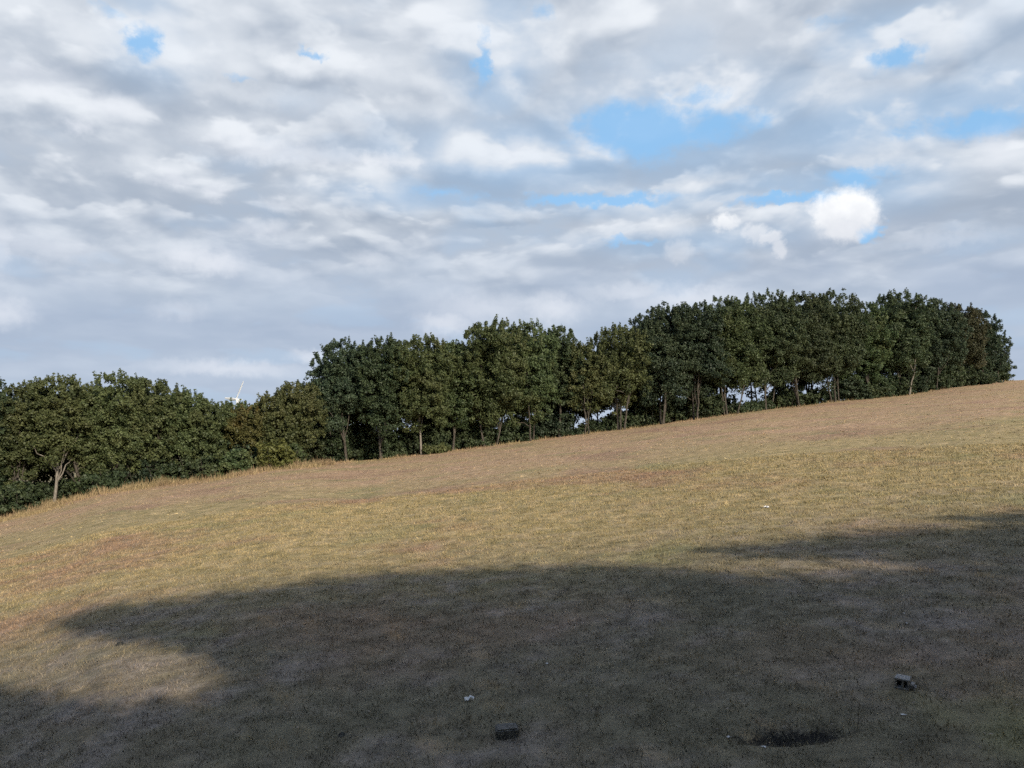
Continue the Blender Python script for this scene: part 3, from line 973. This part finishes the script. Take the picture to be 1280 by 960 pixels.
def shade_trees():
    rg = np.random.default_rng(40)
    n = 60000
    gx, gy = rg.uniform(-17, 20, n), rg.uniform(3.0, 17.5, n)
    gz = ground(gx, gy)
    # where each ground point sits in the photograph
    vx, vy, vz = gx, gy, gz - CAM_H
    dep = vy * math.cos(PITCH) + vz * math.sin(PITCH)
    up = -vy * math.sin(PITCH) + vz * math.cos(PITCH)
    px, py = 640 + F * vx / dep, 480 - F * up / dep
    edge = rg.normal(0, 6.0, n)
    ok = inside(px + rg.normal(0, 10, n), py + edge * 0.8, SHADE[0]) | inside(px, py, SHADE[1])
    gx, gy, gz = gx[ok], gy[ok], gz[ok]
    ty = -6.5 + rg.normal(0, 1.0, len(gx))
    t = (gy - ty) / -SUNV[1]
    C = np.stack([gx + SUNV[0] * t, ty, gz + SUNV[2] * t], -1)
    trunks = np.arange(-10, 34, 4.6) + rg.uniform(-0.7, 0.7, 10)
    which = np.argmin(np.abs(C[:, 0:1] - trunks[None, :]), axis=1)
    for k, tx in enumerate(trunks):
        P = C[which == k]
        if len(P) < 60:
            continue
        b = np.array([tx, -6.5, float(ground(tx, -6.5))])
        P = P - b
        root = empty('broadleaf_tree', b)
        tag(root, 'broad tree in the row behind the photographer that shades the foreground', 'tree', 'row of trees behind the photographer')
        # lower skirts of the crown
        m = 420
        low = np.stack([rg.uniform(-2.4, 2.4, m), rg.normal(0, 1.1, m), rg.uniform(2.2, 5.0, m)], -1)
        A = np.concatenate([P, low])
        rad = np.concatenate([np.full(len(P), 0.09), np.full(m, 0.3)])
        L = 6
        ctr = np.repeat(A, L, 0) + rg.normal(0, 1, (len(A) * L, 3)) * np.repeat(rad, L)[:, None]
        nn = rg.normal(size=ctr.shape)
        nn /= np.linalg.norm(nn, axis=1)[:, None]
        tt = np.cross(nn, rg.normal(size=nn.shape))
        tt /= np.linalg.norm(tt, axis=1)[:, None]
        bb = np.cross(nn, tt)
        s = (rg.uniform(0.09, 0.17, len(ctr)) * np.repeat(np.where(rad > .2, 1.5, 1.0), L))[:, None]
        V = np.stack([ctr - tt * s * .5, ctr - bb * s * .33, ctr + tt * s * .5, ctr + bb * s * .33], 1).reshape(-1, 3)
        mesh_obj('crown', V, np.arange(len(V)), 4, LEAF['dark'], root, attrs={'tint': rg.uniform(0, 1, len(ctr))})
        top = np.array([rg.normal(0, .2), 0, 5.2])
        p = wiggle(np.array([0, 0, -.25]), top, 9, .08, rg)
        rd = np.linspace(.2, .05, 9)
        lines = [(p, rd)]
        for _ in range(26):
            i = rg.integers(2, 8)
            e = P[rg.integers(0, len(P))]
            q = wiggle(p[i], e, 6, .08, rg)
            lines.append((q, np.linspace(rd[i] * .5, .012, 6)))
        V, Fc = tubes(lines)
        mesh_obj('trunk', V, Fc, 4, M_BARK, root, smooth=True)


shade_trees()


# ------------------------------------------------------------------ wind turbine far behind the belt
def build_turbine():
    dep = 1500.0
    d = pix_dir(296, 499)
    hub = d * dep / d[1] + np.array([0, 0, CAM_H])
    gz = float(ground(hub[0], hub[1]))
    root = empty('wind_turbine', (hub[0], hub[1], gz))
    tag(root, 'white three-bladed wind turbine peeking over the low left trees', 'wind turbine')
    root.rotation_euler = (0, 0, R(-40))
    hh = hub[2] - gz
    t = np.linspace(0, 1, 8)
    V, Fc = tubes([(np.stack([0 * t, 0 * t + 4.5, t * (hh - 1.5)], -1), 2.0 - 1.0 * t)], 20)
    mesh_obj('tower', V, Fc, 4, M_WHITE, root, smooth=True)
    V, Fc = tubes([(np.array([[0, -.2, 0], [0, 1, 0], [0, 6, 0], [0, 10.5, 0], [0, 11.5, 0]]) + [0, 0, hh], np.array([.9, 1.1, 1.2, 1.0, .3]))], 14)
    mesh_obj('nacelle', V, Fc, 4, M_WHITE, root, smooth=True)
    V, Fc = tubes([(np.array([[0, -3.2, 0], [0, -2.6, 0], [0, -1.4, 0], [0, -.2, 0]]) + [0, 0, hh], np.array([.1, 1.0, 1.5, 1.5]))], 14)
    mesh_obj('hub', V, Fc, 4, M_WHITE, root, smooth=True)
    L = 39.0
    for k in range(3):
        th = R(54 + 120 * k)
        u = np.array([math.cos(th), 0, math.sin(th)])
        wv = np.array([-math.sin(th), 0, math.cos(th)])
        ts = np.linspace(0, 1, 14)
        chord = np.interp(ts, [0, .08, .22, .6, 1], [3.4, 3.8, 6.0, 4.8, 2.6])
        thick = np.interp(ts, [0, .1, .3, 1], [1.8, 1.6, 1.1, .4])
        rings = []
        for s, c, h in zip(ts, chord, thick):
            a = np.arange(10) / 10 * 6.283
            tw = R(18) * (1 - s)
            ca, sa = np.cos(a) * c / 2 + c * 0.15, np.sin(a) * h / 2
            w1 = ca * math.cos(tw) - sa * math.sin(tw)
            y1 = ca * math.sin(tw) + sa * math.cos(tw)
            rings.append(u * (s * L + 1.0) + wv * w1[:, None] + np.array([0, 1, 0]) * (y1[:, None] - 1.2) + np.array([0, 0, hh]))
        V = np.concatenate(rings)
        i = np.arange(13)[:, None] * 10
        j = np.arange(10)[None, :]
        kx = (j + 1) % 10
        Fc = np.stack([i + j, i + kx, i + 10 + kx, i + 10 + j], -1).reshape(-1, 4)
        mesh_obj('blade', V, Fc, 4, M_WHITE, root, smooth=True)


build_turbine()

# ------------------------------------------------------------------ small things lying in the field
import bmesh


def bm_obj(name, bm, mat, loc, rot=(0, 0, 0)):
    me = bpy.data.meshes.new(name)
    bm.to_mesh(me)
    bm.free()
    me.materials.append(mat)
    o = bpy.data.objects.new(name, me)
    o.location = loc
    o.rotation_euler = rot
    COL.objects.link(o)
    return o


def rough_box(bm, c, s, bev, jit, seed):
    g = random.Random(seed)
    r = bmesh.ops.create_cube(bm, size=1.0)
    vs_ = r['verts']
    for v in vs_:
        v.co = Vector((c[0] + v.co.x * s[0] + g.uniform(-jit, jit), c[1] + v.co.y * s[1] + g.uniform(-jit, jit), c[2] + v.co.z * s[2] + g.uniform(-jit, jit)))
    ed = list({e for v in vs_ for e in v.link_edges})
    bmesh.ops.bevel(bm, geom=ed, offset=bev, segments=2, affect='EDGES')


def stone_bm(r, seed, flat=0.7):
    bm = bmesh.new()
    bmesh.ops.create_icosphere(bm, subdivisions=2, radius=r)
    g = random.Random(seed)
    ph = [g.uniform(0, 6) for _ in range(6)]
    for v in bm.verts:
        d = v.co.normalized()
        f = 1 + .22 * math.sin(d.x * 3 + ph[0]) + .18 * math.sin(d.y * 4 + ph[1]) + .15 * math.sin(d.z * 5 + ph[2]) + g.uniform(-.07, .07)
        v.co = d * r * f
        v.co.z *= flat
    return bm


# dark squat block; upward faces coloured paler to suggest light from above
p = hit(634, 919)
bm = bmesh.new()
rough_box(bm, (0, 0, 0.0), (0.170, 0.14, 0.14), 0.012, 0.010, 1)
for f in bm.faces:
    f.material_index = 1 if f.normal.z > .6 else 0
o = bm_obj('stone_block', bm, M_DARKB, p, (R(3), R(-2), R(4)))
o.data.materials.append(M_BLOCK)
tag(o, 'dark squat square block half sunk in the shaded foreground grass', 'block')

# broken hollow block: upward faces coloured paler as if lit, open dark cells, stepped broken end
p = hit(1131, 860)
bm = bmesh.new()
rough_box(bm, (-.02, 0, .135), (.17, .16, .022), .004, .005, 2)
rough_box(bm, (-.02, 0, .011), (.18, .16, .022), .004, .004, 3)
for i, xx in enumerate((-.092, -.012, .052)):
    rough_box(bm, (xx, 0, .073), (.022, .15, .104), .003, .003, 4 + i)
rough_box(bm, (-.02, .068, .073), (.13, .018, .104), .003, .002, 9)
rough_box(bm, (.085, .01, .050), (.045, .11, .060), .005, .010, 10)
rough_box(bm, (.118, .0, .030), (.030, .08, .045), .005, .008, 11)
for f in bm.faces:
    f.material_index = 1 if f.normal.z > .6 else 0
o = bm_obj('hollow_block', bm, M_BLOCK, p, (R(7), R(3), R(-36)))
o.scale = (.64, .64, .60)
o.data.materials.append(M_LIT_TOP)
tag(o, 'broken hollow grey block with pale top lying in the shaded right foreground', 'block')


def scrap(px, py, size, label, seed, cat='litter', group=None, mat=None, h=0.5):
    g = np.random.default_rng(seed)
    n = 9
    u, v = np.meshgrid(np.linspace(-.5, .5, n), np.linspace(-.5, .5, n))
    ang = g.uniform(0, 6.28)
    ph = g.uniform(0, 6.28, 4)
    z = .22 * np.abs(np.sin(u * 6 + ph[0]) + np.sin(v * 7 + ph[1]) * .8) * h + .1 * h * np.sin(u * 13 + v * 9 + ph[2]) + g.normal(0, .03, u.shape)
    rim = 1 + .25 * np.sin(np.arctan2(v, u) * 3 + ph[3])
    V = np.stack([u * rim * size, v * rim * size * .7, (z + .12) * size], -1).reshape(-1, 3)
    W = V.copy()
    W[:, 2] -= size * .03
    i, j = np.meshgrid(np.arange(n - 1), np.arange(n - 1))
    a = (j * n + i).ravel()
    Fa = np.stack([a, a + 1, a + n + 1, a + n], -1)
    Fb = Fa[:, ::-1] + n * n
    o = mesh_obj('paper_scrap', np.concatenate([V, W]), np.concatenate([Fa, Fb]), 4, mat or M_PAPER, loc=hit(px, py))
    o.rotation_euler = (0, 0, ang)
    tag(o, label, cat, group)
    return o


GS = 'scraps of litter on the field'
scrap(586, 876, .085, 'largest white paper scrap in the shade, up left of the dark square block', 1, group=GS, h=.9)
scrap(1134, 780, .04, 'small white scrap in the right-hand shade straight above the broken hollow block', 2, group=GS)
scrap(1130, 767, .025, 'tiny pale speck just above the small white scrap on the right', 3, group=GS)
scrap(958, 635, .10, 'white scrap alone on the sunlit slope above the long shadow', 4, group=GS, h=.8)
scrap(46, 632, .42, 'pale scrap in the grass at the foot of the far left thicket', 5, group=GS, h=.6)
scrap(1129, 894, .035, 'pale scrap in the grass below the broken hollow block', 6, group=GS, h=.4)
scrap(911, 922, .035, 'pale scrap left of the charred hollow', 7, group=GS, h=.4)
scrap(955, 934, .03, 'pale scrap just below the charred hollow', 8, group=GS, h=.4)
scrap(684, 830, .03, 'tiny pale speck in the shade right above the largest paper scrap', 9, group=GS, h=.5)

for (px, py, r, lab, sd) in ((150, 806, .06, 'dark stone at the tip of the sunlit tongue on the left', 3), (427, 919, .035, 'small dark stone in the lower left shade', 4)):
    o = bm_obj('stone', stone_bm(r, sd, .5), M_DARKB, hit(px, py))
    tag(o, lab, 'stone', 'stones in the foreground')


def debris():
    rg = np.random.default_rng(91)
    x, y, r = scatter(1500, 5.0, 24, -37, 37, rg, 1.2)
    n = len(x)
    z = ground(x, y) + rg.uniform(.006, .03, n)
    a = rg.uniform(0, 6.283, n)
    L = rg.uniform(.006, .020, n) * (0.8 + r / 18)
    W = L * rg.uniform(.25, .7, n)
    ux, uy = np.cos(a), np.sin(a)
    ti = rg.uniform(-.5, .5, n)
    V = np.empty((n, 4, 3))
    V[:, 0] = np.stack([x - ux * L, y - uy * L, z - ti * L], -1)
    V[:, 1] = np.stack([x + uy * W, y - ux * W, z], -1)
    V[:, 2] = np.stack([x + ux * L, y + uy * L, z + ti * L], -1)
    V[:, 3] = np.stack([x - uy * W, y + ux * W, z + .006], -1)
    o = mesh_obj('fallen_leaves', V.reshape(-1, 3), np.arange(4 * n), 4, M_DEBRIS)
    tag(o, 'dry fallen leaves and bits strewn through the short grass', 'fallen leaves', kind='stuff')


debris()
